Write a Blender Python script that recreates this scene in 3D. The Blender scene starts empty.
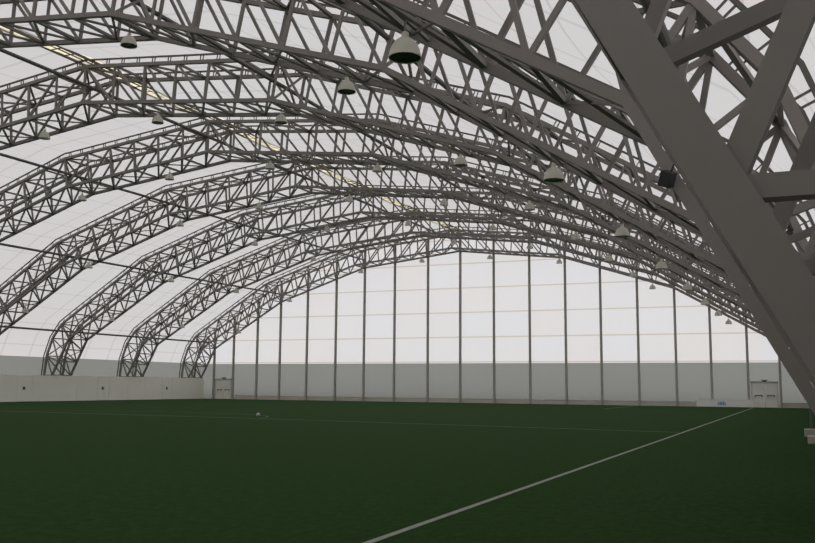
import bpy, bmesh, math, random
from mathutils import Vector, Matrix
random.seed(3)
SC = bpy.context.scene
COL = SC.collection

# ---------------------------------------------------------------- measures (metres)
D = 81.44            # distance of the far wall
S = 9.61             # spacing of the arches
BR = 2.18            # breadth of one arch (along Y)
BAY = 3.389          # column bay of the far wall
XL = -30.05          # inner face of the white side wall

# ---------------------------------------------------------------- materials
def nodes(name):
    m = bpy.data.materials.new(name); m.use_nodes = True
    nt = m.node_tree; nt.nodes.clear()
    out = nt.nodes.new('ShaderNodeOutputMaterial')
    return m, nt, out
def N(nt, t, **kw):
    n = nt.nodes.new(t)
    for k, v in kw.items():
        if k in n.inputs: n.inputs[k].default_value = v
        else: setattr(n, k, v)
    return n
def mathn(nt, op, a=None, b=None, c=None):
    n = nt.nodes.new('ShaderNodeMath'); n.operation = op
    for i, v in enumerate((a, b, c)):
        if v is None: continue
        if isinstance(v, (int, float)): n.inputs[i].default_value = v
        else: nt.links.new(v, n.inputs[i])
    return n.outputs[0]
def mixc(nt, fac, a, b, blend='MIX'):
    n = nt.nodes.new('ShaderNodeMix'); n.data_type = 'RGBA'; n.blend_type = blend
    for sock, v in ((n.inputs[0], fac), (n.inputs[6], a), (n.inputs[7], b)):
        if isinstance(v, (int, float)): sock.default_value = v
        elif isinstance(v, tuple): sock.default_value = (*v, 1) if len(v) == 3 else v
        else: nt.links.new(v, sock)
    return n.outputs[2]

def paint(name, col, rough=0.5, metal=0.0, var=0.12, scale=3.0, bump=0.0, spec=0.5):
    m, nt, out = nodes(name)
    b = N(nt, 'ShaderNodeBsdfPrincipled', Roughness=rough, Metallic=metal)
    b.inputs['Specular IOR Level'].default_value = spec
    tc = N(nt, 'ShaderNodeTexCoord')
    nz = N(nt, 'ShaderNodeTexNoise', Scale=scale, Detail=4.0)
    nt.links.new(tc.outputs['Object'], nz.inputs['Vector'])
    f = mathn(nt, 'MULTIPLY_ADD', nz.outputs['Fac'], 2*var, 1-var)
    c = mixc(nt, 1.0, col, (1, 1, 1), 'MULTIPLY')
    cb = N(nt, 'ShaderNodeCombineColor'); [nt.links.new(f, cb.inputs[i]) for i in range(3)]
    nn = nt.nodes.new('ShaderNodeMix'); nn.data_type = 'RGBA'; nn.blend_type = 'MULTIPLY'; nn.inputs[0].default_value = 1
    nn.inputs[6].default_value = (*col, 1); nt.links.new(cb.outputs[0], nn.inputs[7])
    nt.links.new(nn.outputs[2], b.inputs['Base Color'])
    if bump:
        bp = N(nt, 'ShaderNodeBump', Strength=bump, Distance=0.02)
        nt.links.new(nz.outputs['Fac'], bp.inputs['Height']); nt.links.new(bp.outputs[0], b.inputs['Normal'])
    nt.links.new(b.outputs[0], out.inputs[0])
    return m

STEEL = paint('grey_painted_steel', (0.212, 0.192, 0.176), 0.55, 0.0, 0.10, 2.0, spec=0.35)
TUBE = paint('dark_grey_tube', (0.105, 0.100, 0.092), 0.5, 0.0, 0.1, 2.0)
RAILM = paint('dark_rail', (0.11, 0.10, 0.088), 0.6, 0.0, 0.1, 2.0)
COLM = paint('column_grey', (0.42, 0.40, 0.365), 0.5, 0.0, 0.08, 1.0)
WHITEW = paint('white_wall_board', (0.88, 0.86, 0.79), 0.6, 0.0, 0.05, 0.6)
DOORM = paint('door_offwhite', (0.90, 0.88, 0.82), 0.5, 0.0, 0.04, 1.0)
FRAMEM = paint('door_frame_grey', (0.66, 0.63, 0.58), 0.5, 0.0, 0.04, 1.0)
DARK = paint('dark_fitting', (0.05, 0.05, 0.045), 0.5, 0.0, 0.05, 1.0)
BLACK = paint('black_box', (0.012, 0.012, 0.012), 0.6, 0.0, 0.05, 1.0)
LAMPM = paint('pale_aluminium', (0.66, 0.64, 0.55), 0.5, 0.0, 0.08, 6.0)
LAMPIN = paint('dark_lamp_glass', (0.012, 0.022, 0.014), 0.25, 0.0, 0.05, 6.0)
BOARDM = paint('white_board', (0.92, 0.90, 0.86), 0.5, 0.0, 0.03, 1.0)
BLUE = paint('blue_mark', (0.14, 0.25, 0.45), 0.5, 0.0, 0.03, 1.0)
PBLUE = paint('pale_blue_mark', (0.60, 0.72, 0.82), 0.5, 0.0, 0.03, 1.0)
CONC = paint('pale_concrete', (0.48, 0.45, 0.38), 0.8, 0.0, 0.15, 6.0, 0.4)
LINEM = paint('white_pitch_line', (0.25, 0.27, 0.23), 0.9, 0.0, 0.30, 9.0)
FAINT = paint('worn_pitch_line', (0.070, 0.115, 0.052), 0.9, 0.0, 0.25, 5.0)
WORN = paint('far_worn_line', (0.16, 0.19, 0.13), 0.9, 0.0, 0.25, 5.0)
ORANGE = paint('orange', (0.55, 0.16, 0.04), 0.6, 0.0, 0.05, 4.0)
POLEM = paint('grey_green_pole', (0.12, 0.15, 0.12), 0.5, 0.0, 0.05, 4.0)
BALLM = paint('white_ball', (0.45, 0.45, 0.43), 0.5, 0.0, 0.03, 4.0)

def fabric(name, mode):
    """tensioned white membrane lit through from outside"""
    m, nt, out = nodes(name)
    dif = N(nt, 'ShaderNodeBsdfDiffuse'); tr = N(nt, 'ShaderNodeBsdfTranslucent')
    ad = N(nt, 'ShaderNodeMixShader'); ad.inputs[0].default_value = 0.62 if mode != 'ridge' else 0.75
    tc = N(nt, 'ShaderNodeTexCoord')
    sep = N(nt, 'ShaderNodeSeparateXYZ')
    nz = N(nt, 'ShaderNodeTexNoise', Scale=0.12, Detail=2.0)
    nt.links.new(tc.outputs['Object'], nz.inputs['Vector'])
    base = mixc(nt, nz.outputs['Fac'], (0.72, 0.685, 0.665), (0.72, 0.71, 0.715))
    if mode == 'roof':
        nt.links.new(tc.outputs['UV'], sep.inputs[0])
        u, v = sep.outputs[0], sep.outputs[1]      # u arc length, v bay coordinate (1 = one arch spacing)
        fu = mathn(nt, 'FRACT', mathn(nt, 'DIVIDE', u, 2.15))
        s1 = mathn(nt, 'LESS_THAN', mathn(nt, 'ABSOLUTE', mathn(nt, 'SUBTRACT', fu, 0.5)), 0.018)
        fv = mathn(nt, 'FRACT', mathn(nt, 'MULTIPLY', v, 3.0))
        s2 = mathn(nt, 'LESS_THAN', mathn(nt, 'ABSOLUTE', mathn(nt, 'SUBTRACT', fv, 0.5)), 0.030)
        base = mixc(nt, nz.outputs['Fac'], (0.675, 0.63, 0.612), (0.70, 0.68, 0.678))
        c = mixc(nt, mathn(nt, 'MULTIPLY', s1, 0.28), base, (0.30, 0.24, 0.19))
        c = mixc(nt, mathn(nt, 'MULTIPLY', s2, 0.22), c, (0.30, 0.28, 0.26))
    elif mode == 'wall':
        nt.links.new(tc.outputs['Object'], sep.inputs[0])
        z = sep.outputs[2]; x = sep.outputs[0]
        fz = mathn(nt, 'FRACT', mathn(nt, 'DIVIDE', mathn(nt, 'SUBTRACT', z, 6.3-1.2), 2.4))
        s1 = mathn(nt, 'LESS_THAN', mathn(nt, 'ABSOLUTE', mathn(nt, 'SUBTRACT', fz, 0.5)), 0.024)
        wn = N(nt, 'ShaderNodeTexWhiteNoise', noise_dimensions='2D')
        cx = N(nt, 'ShaderNodeCombineXYZ')
        nt.links.new(mathn(nt, 'FLOOR', mathn(nt, 'DIVIDE', x, BAY)), cx.inputs[0])
        nt.links.new(mathn(nt, 'FLOOR', mathn(nt, 'DIVIDE', mathn(nt, 'SUBTRACT', z, 6.3), 2.4)), cx.inputs[1])
        nt.links.new(cx.outputs[0], wn.inputs['Vector'])
        base = mixc(nt, wn.outputs[0], (0.745, 0.705, 0.685), (0.735, 0.72, 0.73))
        c = mixc(nt, mathn(nt, 'MULTIPLY', s1, 0.55), base, (0.48, 0.38, 0.28))
    elif mode == 'liner':
        c = mixc(nt, nz.outputs['Fac'], (0.235, 0.235, 0.215), (0.26, 0.26, 0.245))
    else:
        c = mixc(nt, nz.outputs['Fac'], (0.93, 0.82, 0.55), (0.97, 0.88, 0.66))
    nt.links.new(c, dif.inputs[0]); nt.links.new(c, tr.inputs[0])
    nt.links.new(dif.outputs[0], ad.inputs[1]); nt.links.new(tr.outputs[0], ad.inputs[2])
    nt.links.new(ad.outputs[0], out.inputs[0])
    return m
F_ROOF = fabric('white_roof_membrane', 'roof')
F_WALL = fabric('white_end_membrane', 'wall')
GREYSKIRT = fabric('grey_liner', 'liner')
F_RIDGE = fabric('warm_ridge_membrane', 'ridge')

def turf():
    m, nt, out = nodes('artificial_turf')
    b = N(nt, 'ShaderNodeBsdfPrincipled', Roughness=0.95)
    b.inputs['Specular IOR Level'].default_value = 0.03
    b.inputs['Sheen Weight'].default_value = 0.045; b.inputs['Sheen Roughness'].default_value = 0.4; b.inputs['Sheen Tint'].default_value = (0.6, 1.0, 0.45, 1)
    tc = N(nt, 'ShaderNodeTexCoord')
    n1 = N(nt, 'ShaderNodeTexNoise', Scale=9.0, Detail=8.0, Roughness=0.7)
    n2 = N(nt, 'ShaderNodeTexNoise', Scale=0.35, Detail=4.0)
    mp = N(nt, 'ShaderNodeMapping'); mp.inputs['Scale'].default_value = (1.0, 0.55, 1.0)
    nt.links.new(tc.outputs['Object'], mp.inputs[0])
    nt.links.new(mp.outputs[0], n1.inputs['Vector']); nt.links.new(tc.outputs['Object'], n2.inputs['Vector'])
    r1 = N(nt, 'ShaderNodeValToRGB'); nt.links.new(n1.outputs['Fac'], r1.inputs[0])
    r1.color_ramp.elements[0].position = 0.36; r1.color_ramp.elements[0].color = (0.0055, 0.0205, 0.0033, 1)
    r1.color_ramp.elements[1].position = 0.66; r1.color_ramp.elements[1].color = (0.0165, 0.053, 0.0082, 1)
    c = mixc(nt, mathn(nt, 'MULTIPLY', n2.outputs['Fac'], 0.5), r1.outputs[0], (0.018, 0.044, 0.008))
    nt.links.new(c, b.inputs['Base Color'])
    bp = N(nt, 'ShaderNodeBump', Strength=0.6, Distance=0.03)
    nt.links.new(n1.outputs['Fac'], bp.inputs['Height']); nt.links.new(bp.outputs[0], b.inputs['Normal'])
    nt.links.new(b.outputs[0], out.inputs[0])
    return m
TURF = turf()

# ---------------------------------------------------------------- helpers
def link(name, bm, mats, parent=None, smooth=False):
    me = bpy.data.meshes.new(name)
    bmesh.ops.recalc_face_normals(bm, faces=bm.faces[:])
    bm.to_mesh(me); bm.free()
    for m in (mats if isinstance(mats, (list, tuple)) else [mats]): me.materials.append(m)
    if smooth:
        for p in me.polygons: p.use_smooth = True
    o = bpy.data.objects.new(name, me); COL.objects.link(o)
    if parent: o.parent = parent
    return o
def tag(o, label, cat, group=None):
    o['label'] = label; o['category'] = cat
    if group: o['group'] = group
    return o
def thing(name, label, cat, loc=(0, 0, 0), group=None):
    o = bpy.data.objects.new(name, None); COL.objects.link(o)
    o.empty_display_size = 0.2; o.location = loc
    return tag(o, label, cat, group)
def struct(o):
    o['kind'] = 'structure'; return o
def box(bm, x0, x1, y0, y1, z0, z1, mi=0):
    v = [bm.verts.new((x, y, z)) for z in (z0, z1) for y in (y0, y1) for x in (x0, x1)]
    for f in ((0, 1, 3, 2), (4, 6, 7, 5), (0, 4, 5, 1), (2, 3, 7, 6), (0, 2, 6, 4), (1, 5, 7, 3)):
        bm.faces.new([v[i] for i in f]).material_index = mi
def bar(bm, p, q, w, h, up):
    """rectangular hollow-section bar from p to q; h measured along 'up', w across"""
    p, q = Vector(p), Vector(q); t = (q-p).normalized(); up = Vector(up)
    up = (up - t*up.dot(t)).normalized(); s = t.cross(up)
    ring = []
    for c in (p, q):
        ring.append([bm.verts.new(c + s*a*w/2 + up*b*h/2) for a, b in ((-1, -1), (1, -1), (1, 1), (-1, 1))])
    for i in range(4):
        j = (i+1) % 4; bm.faces.new((ring[0][i], ring[0][j], ring[1][j], ring[1][i]))
    bm.faces.new(ring[0][::-1]); bm.faces.new(ring[1])
def sweep(bm, pts, y, w):
    """square bar along a polyline in the XZ plane at depth y, mitred at the bends"""
    P = [Vector((a, 0, b)) for a, b in pts]; rings = []
    for i, p in enumerate(P):
        d0 = (P[i]-P[i-1]).normalized() if i else (P[1]-P[0]).normalized()
        d1 = (P[i+1]-P[i]).normalized() if i < len(P)-1 else d0
        n0 = Vector((-d0.z, 0, d0.x)); n1 = Vector((-d1.z, 0, d1.x)); n = (n0+n1).normalized()
        n = n/max(.5, n.dot(n0))
        rings.append([bm.verts.new(p + n*a*w/2 + Vector((0, y + b*w/2, 0))) for a, b in ((-1, -1), (1, -1), (1, 1), (-1, 1))])
    for r0, r1 in zip(rings, rings[1:]):
        for i in range(4):
            j = (i+1) % 4; bm.faces.new((r0[i], r0[j], r1[j], r1[i]))
    bm.faces.new(rings[0][::-1]); bm.faces.new(rings[-1])
def tube(bm, p, q, r, n=12):
    p, q = Vector(p), Vector(q); t = (q-p).normalized()
    a = Vector((0, 0, 1)) if abs(t.z) < .9 else Vector((1, 0, 0))
    a = (a-t*a.dot(t)).normalized(); b = t.cross(a); R = []
    for c in (p, q): R.append([bm.verts.new(c + (a*math.cos(2*math.pi*i/n)+b*math.sin(2*math.pi*i/n))*r) for i in range(n)])
    for i in range(n):
        j = (i+1) % n; bm.faces.new((R[0][i], R[0][j], R[1][j], R[1][i]))
    bm.faces.new(R[0][::-1]); bm.faces.new(R[1])
def lathe(bm, prof, n=24):
    R = []
    for r, z in prof:
        R.append([bm.verts.new((r*math.cos(2*math.pi*i/n), r*math.sin(2*math.pi*i/n), z)) for i in range(n)])
    for r0, r1 in zip(R, R[1:]):
        for i in range(n):
            j = (i+1) % n; bm.faces.new((r0[i], r0[j], r1[j], r1[i]))
    return R
ORD = ['zeroth', 'first', 'second', 'third', 'fourth', 'fifth', 'sixth', 'seventh', 'eighth', 'ninth']

# ---------------------------------------------------------------- camera
F_PX = 896.7346; YAW, PITCH, ROLL = (math.radians(a) for a in (-23.9169, 7.2493, 0.4574))
CAM = Vector((30.5613, 0.0, 1.6))
fw = Vector((math.sin(YAW)*math.cos(PITCH), math.cos(YAW)*math.cos(PITCH), math.sin(PITCH)))
rt = Vector((math.cos(YAW), -math.sin(YAW), 0)); up = rt.cross(fw)
r2 = rt*math.cos(ROLL)+up*math.sin(ROLL); u2 = -rt*math.sin(ROLL)+up*math.cos(ROLL)
cd = bpy.data.cameras.new('camera'); cam = bpy.data.objects.new('camera', cd); COL.objects.link(cam)
M = Matrix((r2, u2, -fw)).transposed().to_4x4(); M.translation = CAM; cam.matrix_world = M
cd.sensor_fit = 'HORIZONTAL'; cd.sensor_width = 36; cd.lens = F_PX/815*36; cd.clip_start = 0.05; cd.clip_end = 500
SC.camera = cam
def px(p):
    d = Vector(p)-CAM; z = d.dot(fw)
    if z < .3: return None
    return 407.5+F_PX*d.dot(r2)/z, 271.5-F_PX*d.dot(u2)/z
def near_frame(p, m=60):
    q = px(p); return q is not None and -m < q[0] < 815+m and -m < q[1] < 543+m

# ---------------------------------------------------------------- arch geometry (right half, x outwards)
IN_K = [(0, 14.684), (10.41, 13.51), (20.19, 10.31), (28.5, 5.43)]
OUT_K = [(0, 16.44), (10.70, 15.30), (20.70, 12.03), (28.02, 7.60)]
def lerp(a, b, t): return (a[0]+(b[0]-a[0])*t, a[1]+(b[1]-a[1])*t)
inn, outn = [], []
for sgm in range(3):
    for j in range(6):
        inn.append(lerp(IN_K[sgm], IN_K[sgm+1], j/6))
        outn.append(lerp(OUT_K[sgm], OUT_K[sgm+1], j/6 if sgm < 2 else j/5))
inn += [(28.5, 5.43), (28.99, 4.50), (29.55, 3.46), (30.2, 2.25), (31.02, 0.72)]
outn += [(29.42, 6.72), (30.38, 5.50), (30.95, 3.95), (31.12, 2.25), (31.22, 0.72)]
NN = len(inn)
def offs(pts, d):
    P = [Vector((a, b)) for a, b in pts]; R = []
    for i, p in enumerate(P):
        d0 = (P[i]-P[i-1]).normalized() if i else Vector((1, 0))
        d1 = (P[i+1]-P[i]).normalized() if i < len(P)-1 else d0
        n0 = Vector((-d0.y, d0.x)); n1 = Vector((-d1.y, d1.x)); n = (n0+n1).normalized(); n = n/max(.5, n.dot(n0))
        q = p+n*d; R.append((q.x, q.y))
    return R
rail = offs(outn, 0.33)
skin = offs(outn, 0.42)
rail[0] = (0, rail[0][1]); skin[0] = (0, skin[0][1])
def full(h): return [(-a, b) for a, b in reversed(h[1:])] + list(h)
def innz(x):
    x = abs(x)
    for a, b in zip(inn, inn[1:]):
        if a[0] <= x <= b[0]: return a[1]+(b[1]-a[1])*(x-a[0])/(b[0]-a[0])
    return 2

CH, WB = 0.158, 0.095
def make_arch(root):
    """four chords, two purlin rails and every brace as a part"""
    yn, yf = 0.0, BR
    for y in (yn, yf):
        for h in (inn, outn):
            bm = bmesh.new(); sweep(bm, full(h), y, CH); link('chord', bm, STEEL, root)
        bm = bmesh.new(); sweep(bm, full(rail), y, 0.07)
        # paired short stubs between outer chord and rail
        F = full(outn); G = full(rail)
        for (a, b), (c, d) in zip(zip(F, F[1:]), zip(G, G[1:])):
            L = math.hypot(b[0]-a[0], b[1]-a[1]); n = max(1, round(L/0.88))
            for i in range(n):
                for e in (-.07, .07):
                    t = (i+.5)/n+e/L
                    p, q = lerp(a, b, t), lerp(c, d, t)
                    bar(bm, (p[0], y, p[1]), (q[0], y, q[1]), 0.025, 0.05, (0, 1, 0))
        link('purlin_rail', bm, RAILM, root)
    for sgn in (-1, 1):
        for i in range(NN):
            if i == 0 and sgn == -1: continue
            a, b = inn[i], outn[i]; A = lambda p, y: (sgn*p[0], y, p[1])
            last = i == NN-1
            w = WB*(1.15 if i % 2 == 0 else .85)
            for y in (yn, yf):
                if not last:
                    bm = bmesh.new(); bar(bm, A(a, y), A(b, y), w, 0.09, (0, 1, 0)); link('upright_brace', bm, STEEL, root)
            # transverse struts between the two faces
            if not last:
                bm = bmesh.new(); bar(bm, A(a, yn), A(a, yf), w, 0.10, (0, 0, 1)); link('cross_strut', bm, STEEL, root)
                bm = bmesh.new(); bar(bm, A(b, yn), A(b, yf), w, 0.10, (0, 0, 1)); link('outer_cross_strut', bm, STEEL, root)
        for i in range(NN-1):
            A = lambda p, y: (sgn*p[0], y, p[1])
            if i < NN-2:
                for y in (yn, yf):
                    bm = bmesh.new(); bar(bm, A(outn[i], y), A(inn[i+1], y), WB, 0.085, (0, 1, 0)); link('diagonal_brace', bm, STEEL, root)
            ya, yb = (yn, yf) if i % 2 == 0 else (yf, yn)
            bm = bmesh.new(); bar(bm, A(inn[i], yn), A(inn[i+1], yf), 0.095, 0.06, (0, 0, 1)); link('soffit_brace', bm, STEEL, root)
            if i % 2 and i < NN-2:
                bm = bmesh.new(); bar(bm, A(inn[i], yf), A(inn[i+1], yn), 0.08, 0.05, (0, 0, 1)); link('soffit_brace', bm, STEEL, root)
            if i < NN-2:
                bm = bmesh.new(); bar(bm, A(outn[i], ya), A(outn[i+1], yb), 0.09, 0.08, (0, 0, 1)); link('crown_brace', bm, STEEL, root)
    # stiffening crosses inside the box at the bends, where the long tubes pass through
    for x in (0, 6, 12, 18):
        for sgn in ((1,) if x == 0 else (-1, 1)):
            a, b = inn[x], outn[x]
            bm = bmesh.new()
            bar(bm, (sgn*a[0], yn, a[1]), (sgn*b[0], yf, b[1]), 0.09, 0.07, (1, 0, 0))
            bar(bm, (sgn*a[0], yf, a[1]), (sgn*b[0], yn, b[1]), 0.09, 0.07, (1, 0, 0))
            link('cross_frame', bm, STEEL, root)
    for sgn in (-1, 1):
        for y in (yn, yf):
            bm = bmesh.new(); cx = sgn*31.12
            box(bm, cx-.28, cx+.28, y-.22, y+.22, 0.55, 0.60)
            bar(bm, (cx, y-.1, .6), (cx, y-.1, .95), .5, .02, (0, 1, 0)); bar(bm, (cx, y+.1, .6), (cx, y+.1, .95), .5, .02, (0, 1, 0))
            link('base_plate', bm, STEEL, root)

def arch_y(k):      # y of the near face of arch k (k = 0 stands at the far wall)
    return 3.1 if k == 8 else D-.04-k*S-BR
ARCH_LABEL = [
    'grey steel lattice roof arch closest to the far wall, crossing its tall columns',
    'grey steel lattice roof arch, second from the far wall',
    'grey steel lattice roof arch, third from the far wall, left foot above white boards',
    'grey steel lattice roof arch, fourth from the far wall',
    'grey steel lattice roof arch, fifth from the far wall',
    'grey steel lattice roof arch, sixth from the far wall, flat below the warm ridge strip',
    'grey steel lattice roof arch, third nearest the viewer, across the top left corner',
    'grey steel lattice roof arch second nearest the viewer, carrying the largest bell lamp',
    'nearest steel roof arch, its thick grey leg slanting across the right side']
def copy_thing(src, loc):
    r = src.copy(); COL.objects.link(r); r.location = loc
    for ch in list(src.children):
        c = ch.copy(); COL.objects.link(c); c.parent = r
        for g in list(ch.children):
            d = g.copy(); COL.objects.link(d); d.parent = c
    return r
arch0 = thing('roof_arch', ARCH_LABEL[0], 'roof arch', (0, arch_y(0), 0), 'steel lattice roof arches')
make_arch(arch0)
kids0 = list(arch0.children)
for k in range(1, 9):
    r = copy_thing(arch0, (0.14 if k == 8 else 0, arch_y(k), 0)); r['label'] = ARCH_LABEL[k]

# concrete plinths under the feet
def plinth(k, sgn):
    bm = bmesh.new(); x = sgn*31.12+(0.14 if k == 8 else 0); y = arch_y(k)
    box(bm, x-.36, x+.34, y-.4, y+BR+.4, 0, 0.55)
    o = link('concrete_plinth', bm, CONC)
    side = 'right' if sgn > 0 else 'left'
    tag(o, 'concrete plinth under the %s foot of roof arch %s from the far wall' % (side, ORD[k+1]), 'plinth', 'plinths under the roof arches')
for k in (7, 8): plinth(k, 1)

# ---------------------------------------------------------------- long tubes running through the arches
TUBES = [(0, 15.55, 'under the ridge'), (-10.45, 14.35, 'first left of the ridge'), (10.45, 14.35, 'first right of the ridge'),
         (-20.35, 11.15, 'second left of the ridge'), (20.35, 11.15, 'second right of the ridge'),
         (-29.05, 6.10, 'lowest on the left, above the white wall'), (29.05, 6.10, 'lowest on the right')]
for x, z, w in TUBES:
    bm = bmesh.new(); tube(bm, (x, 3.1, z), (x, D-.05, z), 0.085)
    o = link('longitudinal_tube', bm, TUBE, smooth=False)
    tag(o, 'long dark round tie tube through the arches, ' + w, 'tie tube', 'tie tubes between the arches')

# ridge rails with rungs
rd = thing('ridge_ladder', 'long pair of dark rails with rungs below the warm lit ridge strip', 'ridge rail', (0, 0, 0))
zr = skin[0][1]-.16
for x in (-.36, .36):
    bm = bmesh.new(); bar(bm, (x, -4, zr-.03), (x, D+.1, zr-.03), 0.09, 0.10, (0, 0, 1)); link('rail', bm, RAILM, rd)
bm = bmesh.new(); bar(bm, (0, -4, zr), (0, D+.1, zr), 0.05, 0.05, (0, 0, 1)); link('middle_rail', bm, RAILM, rd)
yy = D-.9
cnt = 0
while yy > 6 and cnt < 95:
    bm = bmesh.new(); bar(bm, (-.36, yy, zr-.03), (.36, yy, zr-.03), 0.04, 0.04, (0, 0, 1)); link('rung', bm, RAILM, rd)
    yy -= .8; cnt += 1

# ---------------------------------------------------------------- shell
# roof membrane
YS = []
ye = [-6.0] + [arch_y(k) for k in range(8, -1, -1)]
prof = []
UP = [p for p in skin if p[1] > 3.95]
lo = skin[len(UP)]; t = (UP[-1][1]-3.85)/(UP[-1][1]-lo[1]); UP = UP+[(UP[-1][0]+(lo[0]-UP[-1][0])*t, 3.85)]
prof = [(0, UP[0][1]), (.34, UP[0][1]-.34*.11)]
for n_, (a, b) in enumerate(zip(UP, UP[1:])):
    prof += [lerp(a, b, i/2) for i in range(2) if n_ or i]
prof.append(UP[-1]); PF = full(prof)
arc = [0]
for a, b in zip(PF, PF[1:]): arc.append(arc[-1]+math.hypot(b[0]-a[0], b[1]-a[1]))
ys = [(-6.2, 0, -1.3)]
for k in range(8, -1, -1):
    y = arch_y(k); ys.append((y-.05, 0, 8-k)); ys.append((y+BR+.05, 0, 8-k+.2))
    nxt = arch_y(k-1) if k else D+.42
    if k:
        for i in range(1, 8):
            f = i/8; ys.append((y+BR+.05+(nxt-y-BR-.1)*f, math.sin(math.pi*f), 8-k+.2+.8*f))
    else: ys.append((D+.42, 0, 8.4))
bm = bmesh.new(); uvl = bm.loops.layers.uv.new('UVMap'); G = []
for y, sg, v in ys:
    row = []
    for i, (x, z) in enumerate(PF):
        s = sg*0.22*min(1, max(0, (z-3.85)/2.5)); L = math.hypot(x, z-2)
        row.append(bm.verts.new((x-x/L*s, y, z-(z-2)/L*s)))
    G.append(row)
for j in range(len(ys)-1):
    for i in range(len(PF)-1):
        f = bm.faces.new((G[j][i], G[j+1][i], G[j+1][i+1], G[j][i+1]))
        if abs(PF[i][0]+PF[i+1][0])/2 < .3: f.material_index = 1
        vals = ((i, j), (i, j+1), (i+1, j+1), (i+1, j))
        for lp, (a, b) in zip(f.loops, vals): lp[uvl].uv = (arc[a], ys[b][2])
o = link('ceiling', bm, [F_ROOF, F_RIDGE], smooth=True); struct(o)
# side walls: grey liner below the roof membrane
for side, sgn in (('left', -1), ('right', 1)):
    bm = bmesh.new(); xs = sgn*UP[-1][0]
    pts = [(xs, 3.85), (sgn*31.65, 2.2), (sgn*31.78, -.02)]
    prev = None
    for x, z in pts:
        cur = [bm.verts.new((x, y, z)) for y in (-6.2, D+.42)]
        if prev:
            bm.faces.new((prev[0], prev[1], cur[1], cur[0]))
        prev = cur
    struct(link('wall_'+side, bm, GREYSKIRT))

# far wall: membrane above, grey liner below
def roofz(x):
    x = abs(x)
    for a, b in zip(skin, skin[1:]):
        if a[0] <= x <= b[0]: return a[1]+(b[1]-a[1])*(x-a[0])/(b[0]-a[0])
    return 3.85
def end_wall(name, y, mat_up, skip_low=False):
    bm = bmesh.new()
    xs = sorted(set([s*p[0] for p in skin if p[1] > 3.8 for s in (-1, 1)] + [-31.6, 31.6]))
    yo = y+.06
    for a, b in zip(xs, xs[1:]):
        za, zb = max(3.85, roofz(a)), max(3.85, roofz(b))
        v = [bm.verts.new(p) for p in ((a, y, 0), (b, y, 0), (b, y, 3.78), (a, y, 3.78))]
        f = bm.faces.new(v); f.material_index = 1
        t = [bm.verts.new(p) for p in ((a, y, 3.78), (b, y, 3.78), (b, y, zb), (a, y, za))]
        f = bm.faces.new(t); f.material_index = 0
    bmesh.ops.remove_doubles(bm, verts=bm.verts[:], dist=1e-4)
    return struct(link(name, bm, [mat_up, GREYSKIRT]))
end_wall('wall_far', D+.42, F_WALL)
# rear wall behind the viewer: unseen, upper part made membrane for more interior light
end_wall('wall_near', -6.0, F_WALL)

# floor
bm = bmesh.new(); bmesh.ops.create_grid(bm, x_segments=1, y_segments=1, size=1)
for v in bm.verts: v.co = (v.co.x*33, -7+(v.co.y+1)*.5*(D+8.5), 0)
struct(link('floor', bm, TURF))

# pale kick board along the far wall
bm = bmesh.new(); box(bm, -25.9, 25.9, D+.33, D+.41, 0, .36); box(bm, -25.9, 25.9, D+.31, D+.41, .36, .42)
box(bm, 28.55, 31.5, D+.33, D+.41, 0, .36); box(bm, 28.55, 31.5, D+.31, D+.41, .36, .42)
struct(link('baseboard_far', bm, paint('kick_board', (.62, .59, .52), .7, 0, .05, 1)))

# far wall columns
CR = [.03, 3.43, 6.96, 10.38, 13.63, 16.93, 20.15, 23.06, 26.01, 28.52]
CLF = [0, -3.41, -7.03, -10.42, -13.68, -17.08, -20.35, -23.2, -26.2, -28.7]
def column(x, label):
    bm = bmesh.new(); zt = roofz(x)-.12; y0 = D+.12
    # H-section column: two flanges and a web
    box(bm, x-.10, x+.10, y0, y0+.018, 0.01, zt); box(bm, x-.10, x+.10, y0+.17, y0+.188, 0.01, zt)
    box(bm, x-.012, x+.012, y0+.018, y0+.17, 0.01, zt)
    c = thing('wall_column', label, 'column', (0, 0, 0), 'columns of the far wall')
    link('column_shaft', bm, COLM, c)
    bm = bmesh.new(); box(bm, x-.17, x+.17, y0-.04, y0+.2, 0, .02); link('foot_plate', bm, COLM, c)
column(0, 'grey steel column in the middle of the far wall, below the ridge')
for i in range(1, 10):
    for sgn, sd in ((-1, 'left'), (1, 'right')):
        if i < 8: lb = 'grey steel column on the far wall, %s to the %s of the middle one' % (ORD[i], sd)
        elif i == 8: lb = 'grey steel column of the far wall, on the field side of the %s double door' % sd
        else: lb = 'grey steel column of the far wall, between the %s double door and the corner' % sd
        column((CR if sgn > 0 else CLF)[i], lb)

# white side wall panels with flush doors
def sidewall():
    bm = bmesh.new()
    gaps = [(56.1, 57.76), (65.5, 67.05), (74.75, 76.4)]
    y = 8.0
    segs = []
    for a, b in gaps: segs.append((y, a)); y = b
    segs.append((y, D+.3))
    for a, b in segs:
        n = max(1, round((b-a)/2.6)); w = (b-a)/n
        for i in range(n): box(bm, XL-.05, XL, a+i*w+.006, a+(i+1)*w-.006, 0, 2.2)
    box(bm, XL-.05, XL+.012, 8.0, D+.3, 2.2, 2.23)
    o = struct(link('wall_pitchside', bm, WHITEW))
    for n, (a, b) in enumerate(gaps):
        bm = bmesh.new(); box(bm, XL-.045, XL-.005, a+.03, b-.03, 0.01, 2.17)
        d = struct(link('door_%d' % (n+3), bm, WHITEW))
        bm = bmesh.new(); m = (a+b)/2-.1
        box(bm, XL-.005, XL+.03, m-.11, m+.11, 1.0, 1.25); link('door_handle', bm, DARK, d)
sidewall()

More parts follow.
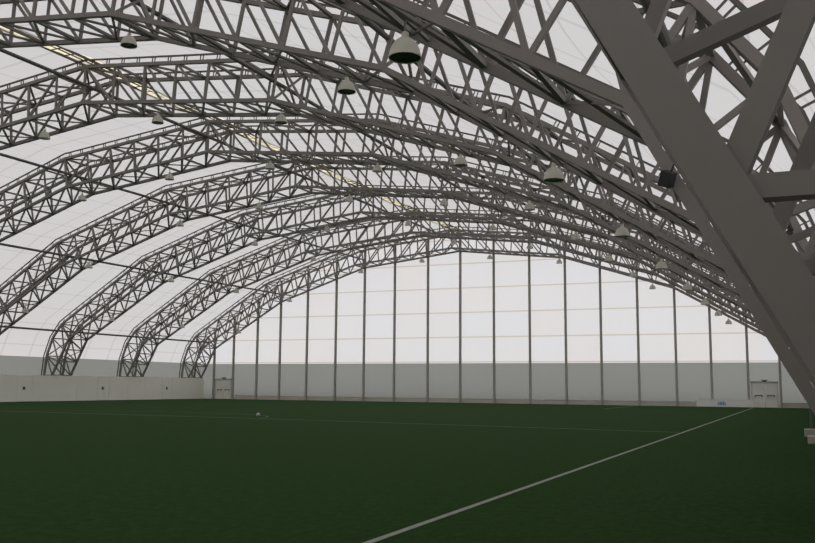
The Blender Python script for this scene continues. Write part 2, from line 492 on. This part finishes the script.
# double doors in the far wall
def double_door(n, x0, x1):
    y1 = D+.40; y0 = D+.26
    bm = bmesh.new(); box(bm, x0-.09, x0, y0, y1, 0, 2.12); box(bm, x1, x1+.09, y0, y1, 0, 2.12); box(bm, x0-.09, x1+.09, y0, y1, 2.02, 2.12)
    d = struct(link('door_%d' % n, bm, FRAMEM))
    bm = bmesh.new(); box(bm, x0-.12, x1+.12, y0-.03, y1, 2.12, 2.17); link('drip_canopy', bm, DARK, d)
    m = (x0+x1)/2
    for a, b in ((x0, m-.012), (m+.012, x1)):
        bm = bmesh.new(); box(bm, a+.01, b-.01, y0+.05, y0+.1, .02, 2.01)
        lf = link('door_leaf', bm, DOORM, d)
        bm = bmesh.new(); zc = 1.02
        bar(bm, (a+.22, y0-.03, zc), (b-.22, y0-.03, zc), .05, .05, (0, 0, 1))
        for xx in (a+.22, b-.22): bar(bm, (xx, y0+.05, zc-.05), (xx, y0-.04, zc-.05), .07, .12, (0, 0, 1))
        link('panic_bar', bm, DARK, lf)
for n, sg in ((1, -1), (2, 1)):
    a, b = (26.28, 28.24) if sg > 0 else (-28.42, -26.46)
    double_door(n, a, b)
    m = (a+b)/2; sd = 'right' if sg > 0 else 'left'
    t = thing('emergency_light', 'small dark twin-head emergency light above the %s double door' % sd, 'emergency light', (m, D+.30, 2.17), 'emergency lights over the far doors')
    bm = bmesh.new(); box(bm, -.13, .13, 0, .1, 0, .14); link('battery_box', bm, DARK, t)
    for s in (-1, 1):
        bm = bmesh.new(); tube(bm, (s*.19, -.02, .12), (s*.19, .07, .12), .055, 10); bar(bm, (s*.12, .04, .08), (s*.19, .04, .12), .02, .02, (0, 1, 0)); link('lamp_head', bm, DARK, t)

# white board with blue mark leaning along the far wall
t = thing('advertising_board', 'low white board with a small blue logo, left of the right double door', 'board', (0, D-.35, 0))
bm = bmesh.new(); box(bm, 21.8, 26.38, 0, .05, 0.02, .62); link('panel', bm, BOARDM, t)
bm = bmesh.new(); box(bm, 21.8, 26.38, -.01, .06, .62, .65); link('top_edge', bm, BOARDM, t)
bm = bmesh.new(); cx, cz = 23.86, .34
N_ = 20; ring = [bm.verts.new((cx+.34*math.cos(math.pi*i/N_), -.004, cz-.02+.27*math.sin(math.pi*i/N_))) for i in range(N_+1)]
ring2 = [bm.verts.new((v.co.x, .0, v.co.z)) for v in ring]
bm.faces.new(ring); 
for i in range(N_): bm.faces.new((ring[i], ring[i+1], ring2[i+1], ring2[i]))
box(bm, cx-.34, cx+.34, -.004, 0, cz-.2, cz-.02)
lg = link('logo', bm, PBLUE, t); lg['label'] = 'small blue arched logo'
bm = bmesh.new()
for i, (dx, h) in enumerate(((-.26, .16), (-.13, .27), (0, .22), (.13, .27), (.26, .16))):
    box(bm, cx+dx-.04, cx+dx+.04, -.008, -.004, cz-.17, cz-.17+h)
link('logo_stroke', bm, BLUE, lg)

# ---------------------------------------------------------------- bell lamps
def make_lamp():
    t = thing('bell_lamp', '', 'lamp', (0, 0, 0), 'bell lamps hanging from the roof arches')
    bm = bmesh.new()
    lathe(bm, [(.06, .145), (.10, .135), (.15, .10), (.20, .04), (.24, -.05), (.262, -.15), (.268, -.18), (.278, -.18), (.278, -.165),
               (.272, -.15), (.25, -.045), (.21, .05), (.16, .115), (.11, .152), (.06, .16)])
    link('reflector', bm, LAMPM, t, True)
    bm = bmesh.new(); R = lathe(bm, [(.262, -.165), (.26, -.17)]); bm.faces.new(R[1]); bm.faces.new(R[0][::-1]); link('glass', bm, LAMPIN, t)
    bm = bmesh.new(); R = lathe(bm, [(.045, .27), (.06, .26), (.065, .15), (.05, .14)], 16); bm.faces.new(R[0]); bm.faces.new(R[-1][::-1]); link('ballast_housing', bm, LAMPM, t)
    bm = bmesh.new(); bar(bm, (0, 0, .29), (0, 0, .50), .03, .03, (1, 0, 0)); bar(bm, (0, -BR/2+.09, .50), (0, BR/2-.09, .50), .06, .06, (0, 0, 1)); link('hanger', bm, STEEL, t)
    return t
LX = [3.5, 10.2, 18.5, 24.7]
proto = None
for k in range(9):
    for sgn in (-1, 1):
        for i, x in enumerate(LX):
            X = sgn*x + (.22 if k == 8 else 0); y = arch_y(k)+BR/2; z = innz(x)-.50
            if not near_frame((X, y, z)): continue
            if proto is None: proto = make_lamp(); o = proto; o.location = (X, y, z)
            else: o = copy_thing(proto, (X, y, z))
            wh = ['nearest ridge', 'second from ridge', 'third from ridge', 'lowest of four'][i]
            an = 'nearest arch' if k == 8 else ('arch at the far wall' if k == 0 else '%s arch from the far wall' % ORD[k+1])
            o['label'] = 'bell lamp, %s, %s side, %s' % (an, 'left' if sgn < 0 else 'right', wh)

# ---------------------------------------------------------------- pitch markings
def strip(name, pts, w, mat, label, zt=.006):
    bm = bmesh.new(); P = [Vector((a, b)) for a, b in pts]; L = []
    for i, p in enumerate(P):
        d = (P[min(i+1, len(P)-1)]-P[max(i-1, 0)]).normalized(); n = Vector((-d.y, d.x))*w/2
        L.append([bm.verts.new((p.x+n.x, p.y+n.y, zt)), bm.verts.new((p.x-n.x, p.y-n.y, zt)), bm.verts.new((p.x-n.x, p.y-n.y, .001)), bm.verts.new((p.x+n.x, p.y+n.y, .001))])
    for a, b in zip(L, L[1:]):
        for i in range(4):
            j = (i+1) % 4; bm.faces.new((a[i], a[j], b[j], b[i]))
    bm.faces.new(L[0][::-1]); bm.faces.new(L[-1])
    return tag(link(name, bm, mat), label, 'pitch line')
strip('touchline', [(26.385, -3), (26.385, D-1.2)], .092, LINEM, 'long white touchline running from the foreground to the far right door')
strip('halfway_line', [(-28, 38.5), (7, 36.3), (26.2, 34.0)], .22, FAINT, 'faint worn line crossing the green pitch from side to side')
arcp = [(6.55, 36.7), (6.3, 37.8), (5.45, 39.3), (4.0, 40.4), (2.6, 41.3), (.8, 41.8), (-2, 41.9), (-5, 41.4), (-8, 40.2), (-10, 38.6)]
strip('pitch_arc', arcp, .10, FAINT, 'faint curved line left of the middle of the pitch, ending at the ball')
strip('goal_area_line', [(16.75, 67.3), (16.85, D-.8)], .14, WORN, 'short white line reaching the far wall, right of its centre', .006)
bm = bmesh.new(); bmesh.ops.create_icosphere(bm, subdivisions=3, radius=.10, matrix=Matrix.Translation((5.45, 38.4, .10)))
tag(link('football', bm, BALLM, smooth=True), 'small white ball lying on the pitch at the end of the faint arc', 'ball')

# ---------------------------------------------------------------- things by the right edge
bm = bmesh.new(); box(bm, 30.40, 30.95, 33.2, 33.75, 0, .26); bmesh.ops.bevel(bm, geom=bm.edges[:], offset=.015, segments=1, affect='EDGES')
tag(link('ballast_block', bm, CONC), 'pale concrete block at the right edge, the one carrying the pole', 'block', 'pale blocks by the right edge')
bm = bmesh.new(); box(bm, 30.50, 31.15, 29.1, 29.6, 0, .23); bmesh.ops.bevel(bm, geom=bm.edges[:], offset=.015, segments=1, affect='EDGES')
tag(link('ballast_block', bm, CONC), 'pale concrete block at the right edge, nearer and lower than its neighbour', 'block', 'pale blocks by the right edge')
t = thing('net_pole', 'thin grey-green pole standing on the rear concrete block at the right edge', 'pole', (30.62, 33.45, .26))
bm = bmesh.new(); tube(bm, (0, 0, 0), (0, 0, 2.3), .03); link('shaft', bm, POLEM, t)
bm = bmesh.new(); tube(bm, (0, 0, .93), (0, 0, 1.08), .036); o = link('marker_band', bm, ORANGE, t); o['label'] = 'orange marker band'
# black loudspeaker on the second nearest arch
t = thing('loudspeaker', 'small black box loudspeaker beside the thick leg at upper right', 'loudspeaker', (29.02, 11.75, 4.28))
t.scale = (.78, .78, .78)
t.rotation_euler = (math.radians(12), math.radians(25), math.radians(-20))
bm = bmesh.new(); box(bm, -.10, .10, -.10, .10, -.13, .13); bmesh.ops.bevel(bm, geom=bm.edges[:], offset=.01, segments=1, affect='EDGES'); link('cabinet', bm, BLACK, t)
bm = bmesh.new(); bar(bm, (0, .05, .1), (.0, .12, .36), .04, .015, (1, 0, 0)); link('bracket', bm, BLACK, t)

# ---------------------------------------------------------------- light: overcast daylight through the membrane
w = bpy.data.worlds.new('overcast'); SC.world = w; w.use_nodes = True
nt = w.node_tree; nt.nodes.clear()
bg = nt.nodes.new('ShaderNodeBackground'); wo = nt.nodes.new('ShaderNodeOutputWorld')
bg.inputs[0].default_value = (0.97, 0.985, 1.0, 1); bg.inputs[1].default_value = 1.5
nt.links.new(bg.outputs[0], wo.inputs[0])

SC.view_settings.view_transform = 'Standard'; SC.view_settings.look = 'None'
SC.view_settings.exposure = 0.0; SC.view_settings.gamma = 1.0; SC.view_settings.use_curve_mapping = False
SC.cycles.max_bounces = 8; SC.cycles.diffuse_bounces = 5
